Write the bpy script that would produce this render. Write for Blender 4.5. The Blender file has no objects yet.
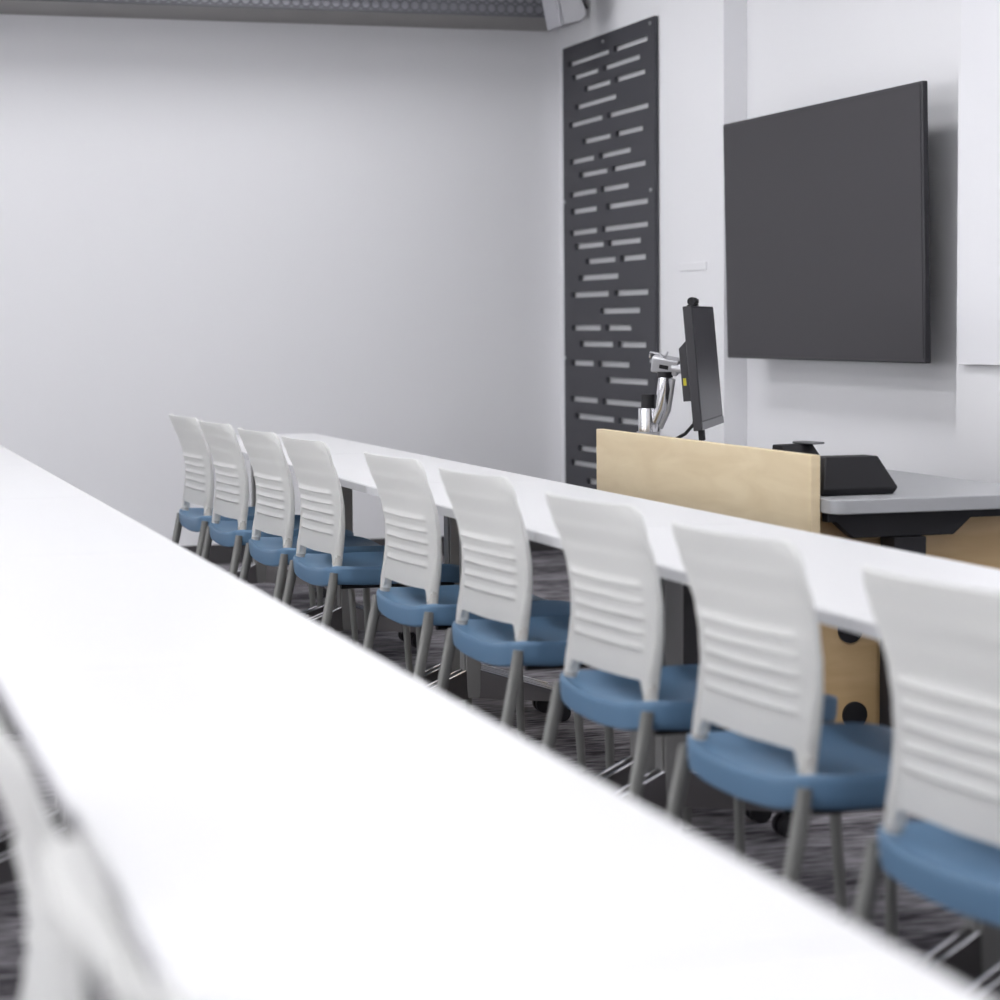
import bpy, bmesh, math, random
from mathutils import Vector, Matrix
random.seed(4)
C = bpy.context.scene
COL = C.collection

# ---------------------------------------------------------------- camera
YAW, PITCH, ROLL = 0.30193, 0.07804, -0.008734
fwd = Vector((-math.cos(YAW)*math.cos(PITCH), math.sin(YAW)*math.cos(PITCH), -math.sin(PITCH)))
r0 = Vector((math.sin(YAW), math.cos(YAW), 0)); u0 = r0.cross(fwd)
rt = r0*math.cos(ROLL)+u0*math.sin(ROLL); up = -r0*math.sin(ROLL)+u0*math.cos(ROLL)
cd = bpy.data.cameras.new('camera'); cam = bpy.data.objects.new('camera', cd); COL.objects.link(cam)
cam.matrix_world = Matrix(((rt.x, up.x, -fwd.x, 0), (rt.y, up.y, -fwd.y, 0), (rt.z, up.z, -fwd.z, 1.235), (0, 0, 0, 1)))
cd.sensor_width = 36; cd.lens = 81; cd.clip_start = .05
cd.dof.use_dof = True; cd.dof.focus_distance = 7.4; cd.dof.aperture_fstop = 3.0
C.camera = cam

# ---------------------------------------------------------------- world, light, exposure
w = bpy.data.worlds.new('world'); C.world = w; w.use_nodes = True
w.node_tree.nodes['Background'].inputs[0].default_value = (.8, .85, 1, 1)
w.node_tree.nodes['Background'].inputs[1].default_value = .3
LIGHT_STRENGTH = 9.3
FILL_STRENGTH = 5.2  # glow of the fill panels added behind the viewer
C.view_settings.view_transform = 'Standard'; C.view_settings.look = 'None'
C.view_settings.gamma = 1; C.view_settings.use_curve_mapping = False
C.view_settings.exposure = 0.18

# ---------------------------------------------------------------- materials
def lin(c):
    c /= 255
    return c/12.92 if c <= .04045 else ((c+.055)/1.055)**2.4
def rgb(r, g, b): return (lin(r), lin(g), lin(b), 1)
def mat(name, col, rough=.5, metal=0, spec=.5, bump=0, bscale=200, var=0, vscale=8, coat=0, trans=0):
    m = bpy.data.materials.new(name); m.use_nodes = True
    nt = m.node_tree; b = nt.nodes['Principled BSDF']
    b.inputs['Base Color'].default_value = col
    b.inputs['Roughness'].default_value = rough; b.inputs['Metallic'].default_value = metal
    b.inputs['Specular IOR Level'].default_value = spec; b.inputs['Coat Weight'].default_value = coat
    tc = nt.nodes.new('ShaderNodeTexCoord')
    if var:
        n = nt.nodes.new('ShaderNodeTexNoise'); n.inputs['Scale'].default_value = vscale; n.inputs['Detail'].default_value = 4
        nt.links.new(tc.outputs['Object'], n.inputs['Vector'])
        mx = nt.nodes.new('ShaderNodeMixRGB'); mx.inputs[1].default_value = tuple(c*(1-var) for c in col[:3])+(1,)
        mx.inputs[2].default_value = tuple(min(1, c*(1+var)) for c in col[:3])+(1,)
        nt.links.new(n.outputs['Fac'], mx.inputs[0]); nt.links.new(mx.outputs[0], b.inputs['Base Color'])
    if bump:
        n = nt.nodes.new('ShaderNodeTexNoise'); n.inputs['Scale'].default_value = bscale
        nt.links.new(tc.outputs['Object'], n.inputs['Vector'])
        bp = nt.nodes.new('ShaderNodeBump'); bp.inputs['Strength'].default_value = bump; bp.inputs['Distance'].default_value = .002
        nt.links.new(n.outputs['Fac'], bp.inputs['Height']); nt.links.new(bp.outputs[0], b.inputs['Normal'])
    return m
def wood_mat(name, c1, c2):
    m = mat(name, c1, .45); nt = m.node_tree; b = nt.nodes['Principled BSDF']
    tc = nt.nodes.new('ShaderNodeTexCoord'); mp = nt.nodes.new('ShaderNodeMapping'); mp.inputs['Scale'].default_value = (1.3, 1.3, 7)
    n = nt.nodes.new('ShaderNodeTexNoise'); n.inputs['Scale'].default_value = 2.2; n.inputs['Detail'].default_value = 6; n.inputs['Distortion'].default_value = .8
    nt.links.new(tc.outputs['Object'], mp.inputs[0]); nt.links.new(mp.outputs[0], n.inputs['Vector'])
    cr = nt.nodes.new('ShaderNodeValToRGB'); cr.color_ramp.elements[0].position = .35; cr.color_ramp.elements[1].position = .65
    cr.color_ramp.elements[0].color = c1; cr.color_ramp.elements[1].color = c2
    nt.links.new(n.outputs['Fac'], cr.inputs[0]); nt.links.new(cr.outputs[0], b.inputs['Base Color'])
    return m
def carpet_mat():
    m = mat('carpet', rgb(80, 78, 82), .95, spec=.1); nt = m.node_tree; b = nt.nodes['Principled BSDF']
    tc = nt.nodes.new('ShaderNodeTexCoord'); L = nt.links
    def noise(scale, mapping, det=3):
        mp = nt.nodes.new('ShaderNodeMapping'); mp.inputs['Scale'].default_value = mapping
        n = nt.nodes.new('ShaderNodeTexNoise'); n.inputs['Scale'].default_value = scale; n.inputs['Detail'].default_value = det
        L.new(tc.outputs['Object'], mp.inputs[0]); L.new(mp.outputs[0], n.inputs['Vector']); return n
    a = noise(60, (1, .18, 1)); c = noise(6, (1, .12, 1)); f = noise(260, (1, 1, 1))
    ad = nt.nodes.new('ShaderNodeMath'); ad.operation = 'MULTIPLY_ADD'; ad.inputs[1].default_value = .45
    L.new(c.outputs['Fac'], ad.inputs[0])
    ml = nt.nodes.new('ShaderNodeMath'); ml.operation = 'MULTIPLY'; ml.inputs[1].default_value = .55
    L.new(a.outputs['Fac'], ml.inputs[0]); L.new(ml.outputs[0], ad.inputs[2])
    cr = nt.nodes.new('ShaderNodeValToRGB'); e = cr.color_ramp.elements
    e[0].position = .40; e[0].color = rgb(58, 55, 60); e[1].position = .60; e[1].color = rgb(150, 147, 152)
    L.new(ad.outputs[0], cr.inputs[0]); L.new(cr.outputs[0], b.inputs['Base Color'])
    bp = nt.nodes.new('ShaderNodeBump'); bp.inputs['Distance'].default_value = .004; bp.inputs['Strength'].default_value = .8
    L.new(f.outputs['Fac'], bp.inputs['Height']); L.new(bp.outputs[0], b.inputs['Normal'])
    return m
M = dict(
    wall=mat('wall_paint', rgb(232, 232, 235), .85, spec=.2, bump=.15, bscale=300),
    ceil=mat('ceiling_paint', rgb(205, 205, 205), .9, spec=.1),
    base=mat('baseboard_vinyl', rgb(62, 60, 62), .6),
    carpet=carpet_mat(),
    table=mat('white_laminate', rgb(222, 222, 224), .38, spec=.4),
    edge=mat('table_edge_band', rgb(203, 203, 206), .45),
    shell=mat('white_plastic', rgb(240, 240, 239), .42, spec=.45, bump=.08, bscale=700),
    lug=mat('warm_grey_plastic', rgb(196, 194, 190), .4),
    blue=mat('blue_plastic', rgb(92, 125, 156), .42, spec=.5, bump=.1, bscale=700),
    leg=mat('grey_metal', rgb(122, 122, 120), .42, metal=.35),
    tleg=mat('table_leg_metal', rgb(132, 131, 130), .4, metal=.25),
    foot=mat('table_foot_metal', rgb(96, 93, 94), .3, metal=.55),
    polish=mat('polished_aluminium', rgb(225, 225, 228), .15, metal=1),
    black=mat('black_plastic', rgb(24, 23, 27), .5, spec=.35),
    matblack=mat('matt_black_metal', rgb(26, 25, 30), .65),
    panel=mat('charcoal_panel', rgb(60, 60, 66), .6, bump=.3, bscale=250, var=.08, vscale=120),
    screen=mat('dark_screen', rgb(62, 60, 64), .55, spec=.35, coat=.05),
    screen2=mat('monitor_screen', rgb(72, 72, 76), .3, spec=.5),
    bezel=mat('bezel_black', rgb(44, 43, 48), .4),
    bezelgrey=mat('bezel_grey', rgb(120, 120, 124), .35, metal=.3),
    chrome=mat('chrome', rgb(232, 232, 235), .16, metal=1),
    silver=mat('silver_paint', rgb(190, 190, 194), .35, metal=.6),
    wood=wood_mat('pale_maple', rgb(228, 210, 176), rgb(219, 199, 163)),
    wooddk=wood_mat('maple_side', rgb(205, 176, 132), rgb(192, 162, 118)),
    desk=mat('grey_laminate', rgb(166, 167, 170), .4),
    board=mat('glass_whiteboard', rgb(234, 234, 238), .3, spec=.5, coat=.1),
    plate=mat('white_plate', rgb(226, 226, 230), .5),
    spk=mat('speaker_grey', rgb(178, 178, 182), .6),
    spk2=mat('speaker_grille', rgb(160, 160, 166), .7),
    beam=mat('perforated_metal', rgb(84, 84, 90), .6),
    soffit=mat('soffit_paint', rgb(150, 148, 146), .8),
    hole=mat('perforation_backing', rgb(150, 150, 158), .7),
    yellow=mat('yellow_sticker', rgb(200, 190, 40), .5),
    troffer=mat('troffer_frame', rgb(225, 225, 225), .5),
)
def translucent(m, f):
    nt = m.node_tree; b = nt.nodes['Principled BSDF']; out = nt.nodes['Material Output']
    t = nt.nodes.new('ShaderNodeBsdfTranslucent'); t.inputs[0].default_value = rgb(240, 240, 238)
    mx = nt.nodes.new('ShaderNodeMixShader'); mx.inputs[0].default_value = f
    nt.links.new(b.outputs[0], mx.inputs[1]); nt.links.new(t.outputs[0], mx.inputs[2]); nt.links.new(mx.outputs[0], out.inputs[0])
translucent(M['shell'], .42)
em = bpy.data.materials.new('lamp_diffuser'); em.use_nodes = True
bs = em.node_tree.nodes['Principled BSDF']; bs.inputs['Base Color'].default_value = (.9, .9, .9, 1)
bs.inputs['Emission Color'].default_value = (.985, .985, 1, 1); bs.inputs['Emission Strength'].default_value = LIGHT_STRENGTH
M['emit'] = em
wm = em.copy(); wm.name = 'fill_panel_glow'; wm.node_tree.nodes['Principled BSDF'].inputs['Emission Strength'].default_value = FILL_STRENGTH  # emission for the added back-wall fill panels
wm.node_tree.nodes['Principled BSDF'].inputs['Emission Color'].default_value = (.98, .985, 1, 1)
M['fill_emit'] = wm

# ---------------------------------------------------------------- helpers
def tag(o, label=None, cat=None, group=None, kind=None):
    if label: o['label'] = label
    if cat: o['category'] = cat
    if group: o['group'] = group
    if kind: o['kind'] = kind
    return o
def empty(name, loc=(0, 0, 0), rz=0):
    o = bpy.data.objects.new(name, None); o.empty_display_size = .1; COL.objects.link(o)
    o.location = loc; o.rotation_euler = (0, 0, rz); return o
def obj(name, bm, m, parent=None, smooth=False, bevel=0, loc=None):
    me = bpy.data.meshes.new(name); bmesh.ops.recalc_face_normals(bm, faces=bm.faces); bm.to_mesh(me); bm.free()
    ms = m if isinstance(m, (list, tuple)) else [m]
    for x in ms: me.materials.append(x)
    if smooth:
        for p in me.polygons: p.use_smooth = True
        try: me.set_sharp_from_angle(angle=math.radians(40))
        except Exception: pass
    o = bpy.data.objects.new(name, me); COL.objects.link(o)
    if loc: o.location = loc
    if bevel:
        b = o.modifiers.new('bevel', 'BEVEL'); b.width = bevel; b.segments = 3; b.limit_method = 'ANGLE'
        for p in me.polygons: p.use_smooth = True
        try: me.set_sharp_from_angle(angle=math.radians(35))
        except Exception: pass
    if parent: o.parent = parent
    return o
def box(bm, x0, x1, y0, y1, z0, z1, mi=0):
    v = [bm.verts.new(p) for p in ((x0, y0, z0), (x1, y0, z0), (x1, y1, z0), (x0, y1, z0), (x0, y0, z1), (x1, y0, z1), (x1, y1, z1), (x0, y1, z1))]
    for f in ((0, 3, 2, 1), (4, 5, 6, 7), (0, 1, 5, 4), (1, 2, 6, 5), (2, 3, 7, 6), (3, 0, 4, 7)):
        bm.faces.new([v[i] for i in f]).material_index = mi
def B(*boxes):
    bm = bmesh.new()
    for b in boxes: box(bm, *b)
    return bm
def prism(bm, pts, axis, a, b):
    """extrude a closed 2D outline along an axis"""
    def mk(p, t):
        return {'x': (t, p[0], p[1]), 'y': (p[0], t, p[1]), 'z': (p[0], p[1], t)}[axis]
    A = [bm.verts.new(mk(p, a)) for p in pts]; Bv = [bm.verts.new(mk(p, b)) for p in pts]
    n = len(pts)
    bm.faces.new(A[::-1]); bm.faces.new(Bv)
    for i in range(n): bm.faces.new((A[i], A[(i+1) % n], Bv[(i+1) % n], Bv[i]))
def tube(bm, pts, rads, seg=14, flat=1.0, caps=True):
    pts = [Vector(p) for p in pts]
    if not isinstance(rads, (list, tuple)): rads = [rads]*len(pts)
    rings = []; prev = None
    for i, p in enumerate(pts):
        d = (pts[min(i+1, len(pts)-1)]-pts[max(i-1, 0)]).normalized()
        if prev is None:
            a = Vector((1, 0, 0)) if abs(d.x) < .8 else Vector((0, 0, 1))
            prev = (a-d*a.dot(d)).normalized()
        else: prev = (prev-d*prev.dot(d)).normalized()
        q = d.cross(prev)
        rings.append([bm.verts.new(p+(prev*math.cos(t)+q*math.sin(t)*flat)*rads[i]) for t in [2*math.pi*k/seg for k in range(seg)]])
    for i in range(len(rings)-1):
        for k in range(seg): bm.faces.new((rings[i][k], rings[i][(k+1) % seg], rings[i+1][(k+1) % seg], rings[i+1][k]))
    if caps: bm.faces.new(rings[0][::-1]); bm.faces.new(rings[-1])
def T(pts, rads, **k):
    bm = bmesh.new(); tube(bm, pts, rads, **k); return bm
def cyl(bm, c, axis, r, h, seg=24):
    c = Vector(c); a = {'x': Vector((1, 0, 0)), 'y': Vector((0, 1, 0)), 'z': Vector((0, 0, 1))}[axis]
    tube(bm, [c-a*h/2, c+a*h/2], r, seg=seg)
def CY(c, axis, r, h, seg=24):
    bm = bmesh.new(); cyl(bm, c, axis, r, h, seg); return bm
def interp(tab, x):
    if x <= tab[0][0]: return tab[0][1]
    for (a, fa), (b, fb) in zip(tab, tab[1:]):
        if x <= b:
            t = (x-a)/(b-a); t = t*t*(3-2*t)*.35+t*.65
            return fa+(fb-fa)*t
    return tab[-1][1]
def copy_tree(o, parent=None):
    c = o.copy(); COL.objects.link(c)
    if parent: c.parent = parent
    for ch in list(o.children): copy_tree(ch, c)
    return c
def struct(name, bm, m, bevel=0): return tag(obj(name, bm, m, bevel=bevel), kind='structure')

# ---------------------------------------------------------------- the room
XL, YF, YR, XB, YB, ZC = -11.6, 3.967, 4.078, 1.6, -4.6, 3.50
struct('floor', B((XL-.1, XB+.1, YB-.1, YR+.3, -.1, 0)), M['carpet'])
struct('ceiling', B((XL-.1, XB+.1, YB-.1, YR+.3, ZC, ZC+.1)), M['ceil'])
struct('wall_left', B((XL-.1, XL, YB-.1, YR+.3, 0, ZC)), M['wall'])
struct('wall_right', B((XB, XB+.1, YB-.1, YR+.3, 0, ZC)), M['wall'])
struct('wall_back', B((XL, XB, YB-.1, YB, 0, ZC)), M['wall'])
bm = bmesh.new()                      # front wall in plan: pier, shallow recess behind the display, pier
prism(bm, [(XL, YF), (-9.342, YF), (-9.342, YR), (-7.222, YR), (-7.222, YF), (XB, YF), (XB, YR+.2), (XL, YR+.2)], 'z', 0, ZC)
struct('wall_front', bm, M['wall'])
struct('baseboard_left', B((XL, XL+.012, YB, YF, 0, .1)), M['base'], .003)
bm = bmesh.new(); box(bm, XL+.012, -9.33, YF-.012, YF, 0, .1); box(bm, -9.342, -9.33, YF, YR-.012, 0, .1); box(bm, -9.342, -7.222, YR-.012, YR, 0, .1); box(bm, -7.222, XB, YF-.012, YF, 0, .1)
struct('baseboard_front', bm, M['base'])

# unseen framed glowing panels added on the back wall to brighten the chair backs
for i in range(4):
    x = -7.9+i*2.45
    fr = bmesh.new()
    for b_ in ((-1.05, 1.05, 0, .05, -.72, -.67), (-1.05, 1.05, 0, .05, .67, .72), (-1.05, -1.0, 0, .05, -.67, .67), (1.0, 1.05, 0, .05, -.67, .67)): box(fr, *b_)
    fill_frame = obj('fill_panel_%d' % (i+1), fr, M['troffer'], loc=(x, YB+.001, 1.50)); tag(fill_frame, kind='structure')
    obj('glow_pane', B((-1.0, 1.0, .015, .022, -.67, .67)), M['fill_emit'], fill_frame)

# soffit with a perforated metal face along the top of the left wall
SD, SZ, SY = .55, 2.798, 3.90
root = empty('perforated_soffit', (XL, 0, SZ))
tag(root, 'dark grey soffit with round perforations along the top of the left wall', 'soffit')
obj('casing', B((0.001, SD-.03, YB+.02, SY, .0, ZC-SZ-.001)), M['soffit'], root)
bm = bmesh.new(); pitch = .0505; r = .0185; seg = 14; nrow = 4
ny = int((SY-(-1.2))/pitch)
for row in range(nrow):
    zc = .034+row*pitch
    for i in range(ny):
        yc = SY-pitch*(i+.5); hp = pitch/2; inner = []; outer = []
        for k in range(seg):
            t = 2*math.pi*(k+.5)/seg; c, s_ = math.cos(t), math.sin(t)
            inner.append(bm.verts.new((SD, yc+r*c, zc+r*s_)))
            q = hp/max(abs(c), abs(s_)); outer.append(bm.verts.new((SD, yc+q*c, zc+q*s_)))
        for k in range(seg): bm.faces.new((inner[k], inner[(k+1) % seg], outer[(k+1) % seg], outer[k]))
ye = SY-pitch*ny; zt_ = .034+pitch*(nrow-.5)
box(bm, SD-.004, SD, YB+.02, ye, 0, ZC-SZ-.001)
box(bm, SD-.03, SD, ye, SY, -.002, .034-pitch/2)
box(bm, SD-.004, SD, ye, SY, zt_, ZC-SZ-.001)
obj('perforated_face', bm, M['beam'], root)
obj('backing', B((SD-.028, SD-.022, ye, SY-.002, .002, ZC-SZ-.002)), M['hole'], root)

# ---------------------------------------------------------------- ceiling lights
def make_light():
    r = empty('ceiling_light')
    f = bmesh.new()
    box(f, -.62, .62, -.32, -.30, -.03, 0); box(f, -.62, .62, .30, .32, -.03, 0); box(f, -.62, -.60, -.30, .30, -.03, 0); box(f, .60, .62, -.30, .30, -.03, 0)
    obj('frame', f, M['troffer'], r)
    obj('diffuser', B((-.60, .60, -.30, .30, -.022, -.008)), M['emit'], r)
    return r
first = None
rows_y = {2.3: 'nearest the front wall', .2: 'over the long tables', -2.4: 'at the back of the room'}
for yy, where in rows_y.items():
    for i, xx in enumerate((-9.9, -7.4, -4.9, -2.4, .1)):
        o = first if first is None else copy_tree(first)
        if first is None: first = o = make_light()
        o.location = (xx, yy, ZC-.001)
        o.rotation_euler = (0, 0, 0)
        tag(o, 'ceiling light %s, %s' % (where, ['closest to left wall', 'second from left wall', 'middle of the row', 'fourth from left wall', 'farthest from left wall'][i]), 'ceiling light', 'ceiling lights')

# ---------------------------------------------------------------- long tables
def make_table(L, name='training_table'):
    """local: origin on floor at the table's left rear corner (x along the row, y 0 = chair side .. D)"""
    D = .592; r = empty(name)
    obj('tabletop', B((.0015, L-.0015, 0, D, .712, .74)), M['table'], r, bevel=.004)
    obj('edge_band', B((.003, L-.003, -.0015, .0005, .714, .736)), M['edge'], r)
    rb = B((.20, L-.20, .09, .13, .690, .711)); box(rb, .20, L-.20, .50, .54, .690, .711)
    obj('rail', rb, M['matblack'], r)
    for lx, s in ((.085, 1), (L-.085, -1)):
        lg = bmesh.new(); box(lg, lx-.034, lx+.034, .285, .33, .07, .69)
        box(lg, lx-.024, lx+.024, .279, .285, .07, .69); box(lg, lx-.024, lx+.024, .33, .335, .07, .69)
        lo = obj('leg', lg, M['tleg'], r, bevel=.004)
        obj('bracket', B((lx-.045, lx+.045, .12, .50, .688, .7115)), M['matblack'], lo)
        for sy in (-1, 1):
            # tapering foot, angled slightly
            y0 = .3075; dx = .12
            fm = bmesh.new(); hw = .024
            A = Vector((lx, y0, 0)); E = Vector((lx+dx, y0+sy*.27, 0))
            d = (E-A).normalized(); n = Vector((-d.y, d.x, 0))*hw
            secs = ((A, .07, .165), (A.lerp(E, .5), .065, .125), (E, .06, .085))
            rings = [[fm.verts.new(p+n*a+Vector((0, 0, z))) for a, z in ((-1, z1), (1, z1), (.8, z2), (-.8, z2))] for p, z1, z2 in secs]
            for a, b in zip(rings, rings[1:]):
                for k in range(4): fm.faces.new((a[k], a[(k+1) % 4], b[(k+1) % 4], b[k]))
            fm.faces.new(rings[0][::-1]); fm.faces.new(rings[-1])
            fo = obj('foot', fm, M['foot'], r)
            tm = bmesh.new()
            for sd in (-1, 1):
                tube(tm, [p+n*sd*.62+Vector((0, 0, z2+.001)) for p, z1, z2 in secs], .004, seg=8)
            obj('foot_trim', tm, M['polish'], fo)
            cm = bmesh.new(); cyl(cm, (E.x-d.x*.02+.0, E.y-d.y*.02, .028), 'x', .028, .018, 20); cyl(cm, (E.x-d.x*.02+.03, E.y-d.y*.02, .028), 'x', .028, .018, 20)
            box(cm, E.x-d.x*.02-.005, E.x-d.x*.02+.035, E.y-d.y*.02-.01, E.y-d.y*.02+.01, .025, .066)
            obj('caster', cm, M['black'], fo)
    return r
TABL = 1.685
X0 = -10.16
tab = make_table(TABL)
LB = ['white-topped table at the left wall end of the second row', 'white-topped table second from the left wall in the second row',
      'white-topped table third from the left wall in the second row', 'white-topped table in the second row below the maple screen',
      'white-topped table in the second row at the right edge of the photo', 'white-topped table of the second row just outside the right edge']
for i in range(6):
    o = tab if i == 0 else copy_tree(tab)
    o.location = (X0+i*TABL, 1.680, 0)
    tag(o, LB[i], 'table', 'white tables of the second row')
LB = ['white-topped table farthest away in the nearest row, cut by the left edge', 'white-topped table second from the far end of the nearest row',
      'white-topped table third from the far end of the nearest row', 'white-topped table fourth from the far end of the nearest row',
      'blurred white-topped table filling the lower left of the foreground', 'most blurred white-topped table, closest to the viewer at the bottom']
for i in range(6):
    o = copy_tree(tab); o.location = (X0+.13+i*TABL, .26, 0)
    o.scale = (1, .945, 1)
    tag(o, LB[i], 'table', 'white tables of the nearest row')

# ---------------------------------------------------------------- chairs
PROF = [(.48, .004), (.53, .008), (.58, .014), (.63, .017), (.68, .014), (.73, .004), (.78, -.013), (.83, -.035), (.885, -.062)]
RIBS = (.715, .683, .652, .621, .590)
def halfw(z): return interp([(.48, .198), (.55, .200), (.66, .206), (.78, .212), (.85, .215), (.885, .212)], z)
def conc(z): return interp([(.48, .010), (.66, .015), (.80, .024), (.85, .030), (.885, .046)], z)
def rib(z, u):
    a = 0
    for rz in RIBS:
        d = z-rz
        if d >= 0: a += max(0, 1-d/.014)**1.5 if d < .014 else 0
        else: a += max(0, 1+d/.005) if d > -.005 else 0
    fade = min(1, max(0, (.80-abs(u))/.06))
    return .0065*a*fade
def back_point(u, z, side):
    w_ = halfw(z); x = u*w_
    y = interp(PROF, z)+conc(z)*(.4*u*u+.6*abs(u)**7)
    t = .0045
    if side < 0: y -= rib(z, u)+t
    else: y -= rib(z, u)*.7-t
    return Vector((x, y, z))
def make_chair():
    root = empty('side_chair')
    # back shell --------------------------------------------------
    bm = bmesh.new()
    nu = 44; us = [-1+2*i/nu for i in range(nu+1)]
    nz = 130; ts = [j/nz for j in range(nz+1)]
    def zr(u, t):
        a = abs(u)
        # lower edge: raised between the two side lugs, rounded
        q = min(1, max(0, (a-.80)/.09)); q = q*q*(3-2*q)
        bot = .530-.004*(1-a)+(-.028)*q
        tp = .882
        if a > .90: tp -= .024*(1-math.sqrt(max(0, 1-((a-.90)/.10)**2)))
        return bot+(tp-bot)*t
    F = [[bm.verts.new(back_point(u, zr(u, t), -1)) for u in us] for t in ts]
    K = [[bm.verts.new(back_point(u, zr(u, t), 1)) for u in us] for t in ts]
    for j in range(nz):
        for i in range(nu):
            bm.faces.new((F[j][i], F[j][i+1], F[j+1][i+1], F[j+1][i])); bm.faces.new((K[j][i], K[j+1][i], K[j+1][i+1], K[j][i+1]))
    for j in range(nz):
        bm.faces.new((F[j][0], F[j+1][0], K[j+1][0], K[j][0])); bm.faces.new((F[j][nu], K[j][nu], K[j+1][nu], F[j+1][nu]))
    for i in range(nu):
        bm.faces.new((F[0][i], K[0][i], K[0][i+1], F[0][i+1])); bm.faces.new((F[nz][i], F[nz][i+1], K[nz][i+1], K[nz][i]))
    back = obj('backrest', bm, M['shell'], root, smooth=True)
    # side posts moulded with the shell ----------------------------
    for s in (-1, 1):
        pts = []; rr = []
        for z, r_ in ((.497, .0145), (.53, .0145), (.57, .013), (.62, .011), (.68, .009), (.74, .007), (.79, .005), (.83, .003)):
            pts.append((s*(halfw(z)-.012), interp(PROF, z)+conc(z)+.002, z)); rr.append(r_)
        obj('side_post', T(pts, rr, flat=1.1), M['shell'], root, smooth=True)
        zz = .50
        obj('upright', T([(s*.196, .010, .45), (s*.189, .018, .50), (s*.190, .024, .56)], [.0135, .0135, .011], flat=1.1), M['lug'], root, smooth=True)
    # seat ----------------------------------------------------------
    bm = bmesh.new()
    nA = 72; cx, cy = 0, .220; hx, hy = .226, .235
    def outline(k, sc):
        t = 2*math.pi*k/nA; c, s = math.cos(t), math.sin(t); n = 9
        q = (abs(c)**n+abs(s)**n)**(-1/n)
        x = c*q*hx*sc; y = cy+s*q*hy*sc
        x *= 1-.05*max(0, (y-cy)/hy)
        return x, y
    def topz(x, y):
        vx = abs(x)/hx; vy = (y-cy)/hy
        z = .470
        z += .020*max(0, (vx-.35)/.65)**2                    # sides rise
        if vy < -.35: z += (.014*((-vy-.35)/.65)**2)*(.2+.8*vx)  # rear rim
        if vy > .45: z -= .016*((vy-.45)/.55)**2              # waterfall front
        return z
    rings = []
    for sc in (.0, .15, .3, .45, .6, .75, .85, .92, .96, .985):
        if sc == 0: rings.append([bm.verts.new((0, cy, topz(0, cy)))]); continue
        rings.append([bm.verts.new((*outline(k, sc), topz(*outline(k, sc)))) for k in range(nA)])
    for sc, dz in ((.998, -.004), (1.0, -.012), (.995, -.035), (.985, -.052), (.96, -.056), (.90, -.050), (.7, -.04)):
        rings.append([bm.verts.new((*outline(k, sc), topz(*outline(k, min(sc, .985)))+dz)) for k in range(nA)])
    for k in range(nA): bm.faces.new((rings[0][0], rings[1][k], rings[1][(k+1) % nA]))
    for a, b in zip(rings[1:], rings[2:]):
        for k in range(nA): bm.faces.new((a[k], b[k], b[(k+1) % nA], a[(k+1) % nA]))
    bm.faces.new(rings[-1])
    seat = obj('seat', bm, M['blue'], root, smooth=True)
    # under-seat frame, legs ----------------------------------------
    fr = bmesh.new()
    for s in (-1, 1): tube(fr, [(s*.185, .03, .428), (s*.180, .20, .425), (s*.175, .41, .420)], .008, seg=10)
    tube(fr, [(-.18, .06, .427), (.18, .06, .427)], .008, seg=10); tube(fr, [(-.175, .36, .421), (.175, .36, .421)], .008, seg=10)
    obj('seat_frame', fr, M['black'], root, smooth=True)
    for s in (-1, 1):
        l = obj('leg', T([(s*.209, .000, .474), (s*.210, -.006, .43), (s*.214, -.034, .30), (s*.221, -.078, .10), (s*.224, -.097, .012)], [.011, .0135, .0128, .0115, .0105], flat=1.15), M['leg'], root, smooth=True)
        obj('glide', CY((s*.224, -.097, .006), 'z', .014, .012, 14), M['black'], l)
        l = obj('leg', T([(s*.192, .42, .425), (s*.200, .427, .30), (s*.210, .437, .10), (s*.214, .442, .012)], [.0125, .0115, .0105, .010], flat=1.15), M['leg'], root, smooth=True)
        obj('glide', CY((s*.214, .442, .006), 'z', .014, .012, 14), M['black'], l)
    return root
proto = make_chair()
CH = [  # far top corner x, y, yaw, label
    (-9.18, 1.455, 4, 'blue-seated chair with white back, farthest left of the row, nearest the left wall'),
    (-8.52, 1.462, 4.5, 'blue-seated chair with white back, second from left, overlapping the farthest one'),
    (-7.80, 1.475, 5, 'blue-seated chair with white back, third from left in the row'),
    (-7.17, 1.498, 5, 'blue-seated chair with white back, fourth from left, close beside the third'),
    (-6.155, 1.52, 5, 'blue-seated chair with white back, fifth from left, after the widest gap'),
    (-5.40, 1.523, 5.5, 'blue-seated chair with white back, sixth from left, grey table leg to its left'),
    (-4.515, 1.505, 5.5, 'blue-seated chair with white back, seventh from left, below the screen\'s left end'),
    (-3.75, 1.485, 5.5, 'blue-seated chair with white back, left of the gap showing the wooden end panel'),
    (-2.965, 1.468, 5.5, 'large blurred blue-seated chair with white back, cut off at the right edge'),
    (-2.37, .168, 0, 'very blurred white chair back cut off by the left edge, before the nearest table'),
    (-1.60, .180, 1, 'most blurred white chair back, cut off by the bottom edge, before the nearest table'),
]
for i, (x, y, a, lab) in enumerate(CH):
    o = proto if i == 0 else copy_tree(proto)
    a = math.radians(a); c, s_ = math.cos(a), math.sin(a)
    o.location = (x+.225*c-.025*s_, y+.025*c+.225*s_, 0); o.rotation_euler = (0, 0, a)
    tag(o, lab, 'chair', 'white and blue chairs behind the tables')

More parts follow.
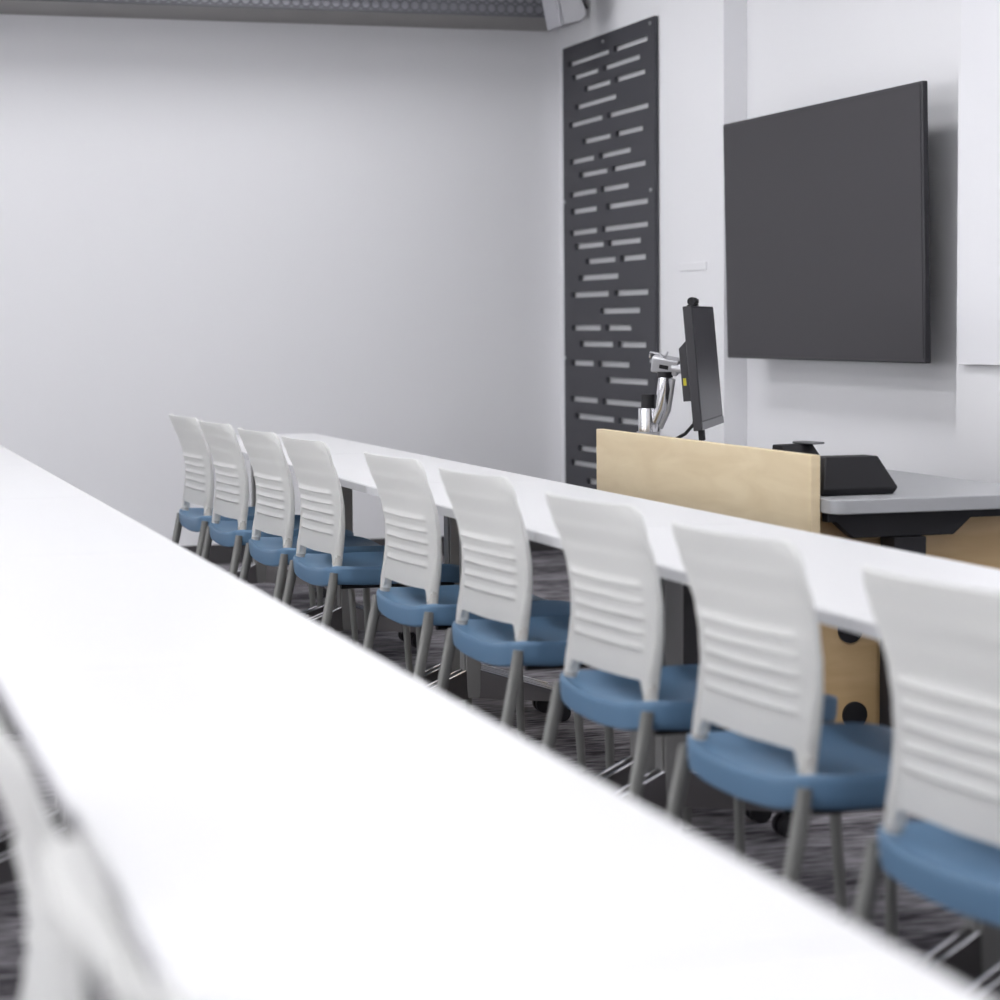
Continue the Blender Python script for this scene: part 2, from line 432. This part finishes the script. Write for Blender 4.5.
# ---------------------------------------------------------------- slotted panel
SL = [(2.583, [(-11.25, -10.64), (-10.57, -10.11)]), (2.508, [(-11.19, -10.8), (-10.73, -10.21)]), (2.432, [(-11.01, -10.62), (-10.56, -10.14)]), (2.353, [(-11.15, -10.54)]),
      (2.268, [(-11.25, -10.74), (-10.67, -10.1)]), (2.167, [(-11.04, -10.62), (-10.55, -10.17)]), (2.076, [(-11.24, -10.87), (-10.79, -10.34)]), (1.999, [(-11.1, -10.67), (-10.61, -10.14)]),
      (1.907, [(-11.25, -10.83), (-10.77, -10.37)]), (1.817, [(-11.23, -10.83), (-10.69, -10.11)]), (1.707, [(-11.24, -10.83), (-10.76, -10.11)]), (1.634, [(-11.17, -10.73), (-10.67, -10.21)]),
      (1.552, [(-11.0, -10.56), (-10.49, -10.14)]), (1.469, [(-11.11, -10.52)]), (1.383, [(-11.23, -10.66), (-10.58, -10.11)]), (1.296, [(-10.79, -10.22)]), (1.212, [(-11.22, -10.78), (-10.71, -10.34)]),
      (1.129, [(-11.1, -10.6), (-10.53, -10.14)]), (1.029, [(-11.24, -10.89), (-10.82, -10.37)]), (.949, [(-10.7, -10.12)]), (.839, [(-11.25, -10.83), (-10.76, -10.12)]), (.751, [(-11.18, -10.59), (-10.53, -10.14)]),
      (.585, [(-11.14, -10.65)]), (.503, [(-11.25, -10.76), (-10.69, -10.2)]), (.42, [(-11.0, -10.5)]), (.33, [(-11.2, -10.7), (-10.62, -10.15)]), (.24, [(-11.1, -10.4)]), (.15, [(-11.2, -10.5)])]
PX0, PX1, PY0, PY1, PZ0, PZ1 = -11.467, -10.125, 3.942, 3.960, .02, 2.690
SL = [(1.235+(z-1.235)*1.0108, [(a*1.0108, b*1.0108) for a, b in sg]) for z, sg in SL]
root = empty('slotted_panel', ((PX0+PX1)/2, PY1, 0))
tag(root, 'tall charcoal panel with rows of horizontal slots on the wall beside the corner', 'wall panel')
bm = bmesh.new(); hs = .0138
ox, oy = (PX0+PX1)/2, PY1
zt = PZ1
for z, segs in SL:
    box(bm, PX0-ox, PX1-ox, PY0-oy, 0, z+hs, zt)
    xs = PX0
    for a, b in segs:
        box(bm, xs-ox, a-ox, PY0-oy, 0, z-hs, z+hs); xs = b
    box(bm, xs-ox, PX1-ox, PY0-oy, 0, z-hs, z+hs)
    zt = z-hs
box(bm, PX0-ox, PX1-ox, PY0-oy, 0, PZ0, zt)
obj('slotted_sheet', bm, M['panel'], root)
for z in (.4, 1.1, 1.88, 2.5):
    obj('spacer_strip', B((PX0-ox+.06, PX0-ox+.075, 0, YF-oy, z, z+.03)), M['matblack'], root)
for (bx_, bz) in [(-10.17, 2.66), (-10.17, 1.87), (-10.17, 1.05), (-10.83, 2.655), (-11.44, 1.88), (-11.44, 1.05), (-10.17, .3)]:
    obj('bolt', CY((bx_-ox, PY0-oy-.003, bz), 'y', .009, .008, 12), M['silver'], root)
# ---------------------------------------------------------------- wall display
root = empty('wall_display', (-8.26, 3.90, 1.586))
root.rotation_euler = (math.radians(1.2), 0, 0)
tag(root, 'large dark flat display hung in the recess of the front wall', 'television')
W2, H2 = .912, .508
bm = bmesh.new(); box(bm, -W2, W2, 0, .024, -H2, H2)
obj('housing', bm, M['bezel'], root, bevel=.005)
obj('screen', B((-W2+.014, W2-.014, -.0015, .004, -H2+.014, H2-.012)), M['screen'], root)
obj('back_housing', B((-.62, .62, .024, .070, -.36, .30)), M['black'], root, bevel=.01)
bm = B((-.30, .30, .070, .165, -.22, -.14), (-.30, .30, .070, .165, .10, .18), (-.25, -.2, .070, .13, -.25, .25), (.2, .25, .070, .13, -.25, .25))
obj('wall_mount', bm, M['matblack'], root)

# ---------------------------------------------------------------- whiteboard, plate, speaker
bm = bmesh.new(); box(bm, 0, 2.4, -.022, -.010, 0, 1.275)
root = empty('whiteboard', (-7.165, YF, 1.078))
tag(root, 'frameless glossy whiteboard on the front wall right of the dark display', 'whiteboard')
obj('writing_surface', bm, M['board'], root, bevel=.002)
bm = bmesh.new()
for x in (.15, 1.2, 2.25):
    for z in (.15, 1.12): cyl(bm, (x, -.005, z), 'y', .012, .010, 12)
obj('standoff', bm, M['silver'], root)
o = tag(obj('wall_plate', B((-.16, .16, -.006, 0, -.018, .018)), M['wall'], bevel=.001, loc=(-9.70, YF, 1.493)), 'small white blank strip plate on the wall above the desk monitor', 'wall plate')

root = empty('wall_speaker', (-10.775, 3.70, 2.845)); root.rotation_euler = (.19, 0, 0)
tag(root, 'light grey box speaker mounted high in the corner above the slotted panel', 'speaker')
bm = bmesh.new(); prism(bm, [(-.05, .13), (.07, .13), (.085, .09), (.085, -.10), (.05, -.128), (-.05, -.13)], 'x', -.098, .098)
obj('cabinet', bm, M['spk'], root, bevel=.01)
obj('grille', B((-.103, .103, -.067, -.050, -.134, .134)), M['spk2'], root, bevel=.006)
obj('bracket', B((-.03, .03, .085, .235, .0, .06)), M['matblack'], root)
obj('cable', T([(.099, .05, .09), (.108, .065, .0), (.104, .08, -.05), (.095, .09, -.07)], .006, seg=8), M['black'], root, smooth=True)

# ---------------------------------------------------------------- teacher's desk
DX0, DX1, DY0, DY1 = -7.50, -5.645, 2.725, 3.465
root = empty('teacher_desk', (DX0, DY0, 0))
tag(root, 'grey-topped teacher desk with a pale maple front screen and black legs', 'desk')
def rounded(x0, x1, y0, y1, r, n=8):
    pts = []
    for cx, cy, a0 in ((x1-r, y0+r, -90), (x1-r, y1-r, 0), (x0+r, y1-r, 90), (x0+r, y0+r, 180)):
        for k in range(n+1):
            t = math.radians(a0+90*k/n); pts.append((cx+r*math.cos(t), cy+r*math.sin(t)))
    return pts
LX, LY = DX1-DX0, DY1-DY0
bm = bmesh.new(); prism(bm, rounded(0, LX, .003, LY, .04), 'z', .700, .740)
obj('desktop', bm, M['desk'], root, bevel=.003)
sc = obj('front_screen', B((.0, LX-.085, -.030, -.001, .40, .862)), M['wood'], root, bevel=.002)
for bx_ in (.15, LX-.35): obj('screen_bracket', B((bx_, bx_+.06, -.001, .05, .60, .70)), M['matblack'], root)
for lx in (LX-.10, .10):
    lg = bmesh.new()
    prism(lg, [(.02, .699), (.72, .699), (.72, .672), (.47, .672), (.415, .625), (.10, .625), (.045, .672), (.02, .672)], 'x', lx-.02, lx+.02)
    box(lg, lx-.045, lx+.045, .215, .315, .03, .625)
    box(lg, lx-.035, lx+.035, .03, .70, .0, .03)
    obj('leg', lg, M['matblack'], root, bevel=.003)
# wooden pedestal under the right of the desk
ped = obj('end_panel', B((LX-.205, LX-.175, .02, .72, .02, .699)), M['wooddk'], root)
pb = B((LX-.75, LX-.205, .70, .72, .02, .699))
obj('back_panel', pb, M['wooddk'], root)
for gy, gz in ((.135, .352), (.150, .105)):
    g = bmesh.new(); cyl(g, (LX-.172, gy, gz), 'x', .038, .012, 28); obj('grommet', g, M['black'], ped)
obj('modesty_panel', B((.13, LX-.26, .06, .08, .08, .699)), M['matblack'], root)

# ---------------------------------------------------------------- monitor on its arm
MA = math.radians(30)
root = empty('desk_monitor', (-7.18, 2.99, 1.075))
tag(root, 'black computer monitor seen edge-on, held by a chrome arm behind the wooden screen', 'monitor')
# local x = width direction away from viewer, local -y = back. normal (front) = +y
wd = Vector((-math.cos(MA), math.sin(MA), 0)); nd = Vector((math.sin(MA), math.cos(MA), 0))
tl = math.radians(5)
nn = (nd*math.cos(tl)+Vector((0, 0, 1))*math.sin(tl)).normalized(); uu = nn.cross(wd)
if uu.z < 0: uu = -uu
root.matrix_world = Matrix(((wd.x, nn.x, uu.x, -7.195), (wd.y, nn.y, uu.y, 2.995), (wd.z, nn.z, uu.z, 1.083), (0, 0, 0, 1)))
hwm, hhm = .285, .208
obj('housing', B((-hwm, hwm, -.030, 0, -hhm, hhm)), M['bezel'], root, bevel=.003)
obj('screen', B((-hwm+.008, hwm-.008, -.002, .0012, -hhm+.032, hhm-.008)), M['screen2'], root)
obj('chin', B((-hwm+.002, hwm-.002, -.002, .0025, -hhm+.001, -hhm+.027)), M['bezelgrey'], root)
bm = bmesh.new(); prism(bm, [(-.030, .100), (-.062, .070), (-.062, -.108), (-.030, -.108)], 'x', -.235, .22)
bh = obj('back_housing', bm, M['bezel'], root, bevel=.002)
obj('sticker', B((-.2365, -.234, -.056, -.046, -.055, -.03)), M['yellow'], bh)
obj('cable', T([(-.1, -.04, -.14), (-.12, -.05, -.19), (-.06, -.09, -.222), (.05, -.16, -.25), (.18, -.22, -.29), (.24, -.22, -.33)], .006, seg=8), M['black'], root, smooth=True)
obj('chin_clip', B((-.25, -.22, -.02, 0, -hhm-.035, -hhm)), M['black'], root, bevel=.003)
root2 = empty('web_camera')
root2.matrix_world = root.matrix_world @ Matrix.Translation((-.15, 0, hhm))
tag(root2, 'small black webcam clipped on top of the desk monitor', 'webcam')
obj('camera_body', T([(-.045, -.012, .016), (-.03, -.012, .016), (.045, -.012, .016)], [.013, .015, .014], seg=16), M['black'], root2, smooth=True)
obj('clip', B((-.02, .02, -.030, .004, .0005, .006)), M['black'], root2)
obj('lens', CY((-.0, .005, .016), 'y', .007, .006, 16), M['screen'], root2)

root = empty('monitor_arm', (-7.341, 2.83, .7405))
tag(root, 'chrome jointed monitor arm with a black-capped post on the teacher desk', 'monitor arm')
obj('clamp_base', CY((0, 0, .012), 'z', .045, .022, 28), M['black'], root, smooth=True)
obj('post', CY((0, 0, .09), 'z', .020, .135, 24), M['black'], root, smooth=True)
bm = bmesh.new(); cyl(bm, (0, 0, .155), 'z', .034, .085, 28)
obj('joint_barrel', bm, M['chrome'], root, smooth=True)
obj('barrel_ring', CY((.0, 0, .110), 'z', .040, .012, 28), M['silver'], root, smooth=True)
obj('cap', CY((0, 0, .222), 'z', .024, .048, 24), M['black'], root, smooth=True)
bm = bmesh.new(); tube(bm, [(.028, .02, .15), (.055, .03, .20), (.07, .035, .27), (.075, .035, .31)], [.016, .023, .026, .022], seg=16)
obj('lower_arm', bm, M['chrome'], root, smooth=True)
obj('brace', T([(.030, .035, .13), (.065, .05, .19), (.098, .055, .30)], .009, seg=10), M['silver'], root, smooth=True)
bm = bmesh.new(); cyl(bm, (.075, .035, .315), 'z', .027, .020, 24); obj('elbow', bm, M['black'], root, smooth=True)
bm = B((-.046, .05, -.025, .025, -.026, .030)); bmesh.ops.transform(bm, matrix=Matrix.Translation((.066, .04, .347)) @ Matrix.Rotation(math.radians(18), 4, 'Y') @ Matrix.Rotation(math.radians(55), 4, 'Z'), verts=bm.verts)
hd = obj('tilt_head', bm, M['silver'], root, bevel=.006)
bm = B((-.016, .016, -.0265, -.0245, -.006, .008)); bmesh.ops.transform(bm, matrix=Matrix.Translation((.066, .04, .347)) @ Matrix.Rotation(math.radians(18), 4, 'Y') @ Matrix.Rotation(math.radians(55), 4, 'Z'), verts=bm.verts)
obj('vent_slot', bm, M['black'], hd)
obj('handle', T([(.02, 0, .375), (.03, .0, .392), (.06, .02, .386), (.085, .03, .372), (.10, .035, .395)], [.004, .005, .005, .005, .004], seg=8), M['chrome'], root, smooth=True)
obj('mount_link', T([(.09, .06, .340), (.115, .085, .335), (.139, .104, .335)], [.020, .017, .019], seg=14), M['silver'], root, smooth=True)

# ---------------------------------------------------------------- things on the desk
root = empty('touch_panel', (-5.88, 2.88, .7405))
tag(root, 'black wedge-shaped touch panel console on the desk top beside the wooden screen', 'control panel')
bm = bmesh.new()      # six-sided wedge, sloping ends, tilted operating face towards the back
lo = [(-.13, -.12), (.085, -.12), (.085, .105), (-.13, .105)]; mid = [(-.13, -.12), (.095, -.12), (.095, .115), (-.13, .11)]
hi = [(-.03, -.09), (.045, -.09), (.045, .075), (-.03, .07)]
rings = [[bm.verts.new((x, y, z)) for x, y in P] for P, z in ((lo, 0), (mid, .02), (hi, .108))]
for a, b in zip(rings, rings[1:]):
    for k in range(4): bm.faces.new((a[k], a[(k+1) % 4], b[(k+1) % 4], b[k]))
bm.faces.new(rings[0][::-1]); bm.faces.new(rings[-1])
obj('housing', bm, M['black'], root, bevel=.004)
bm = B((-.052, .052, -.085, .07, .0, .003)); bmesh.ops.transform(bm, matrix=Matrix.Translation((-.083, 0, .066)) @ Matrix.Rotation(math.radians(-41), 4, 'Y'), verts=bm.verts)
obj('screen', bm, M['screen'], root)
root = empty('desk_phone', (-6.70, 3.11, .7405), math.radians(-75))
tag(root, 'small black telephone with grey top, partly hidden behind the wooden screen', 'telephone')
bm = bmesh.new(); prism(bm, [(-.07, 0), (.07, 0), (.07, .02), (-.01, .095), (-.06, .095)], 'x', -.065, .065)
obj('base', bm, M['black'], root, bevel=.004)
bm = B((-.066, -.018, -.06, .05, .0955, .103))
obj('handset', bm, M['bezelgrey'], root, bevel=.005)
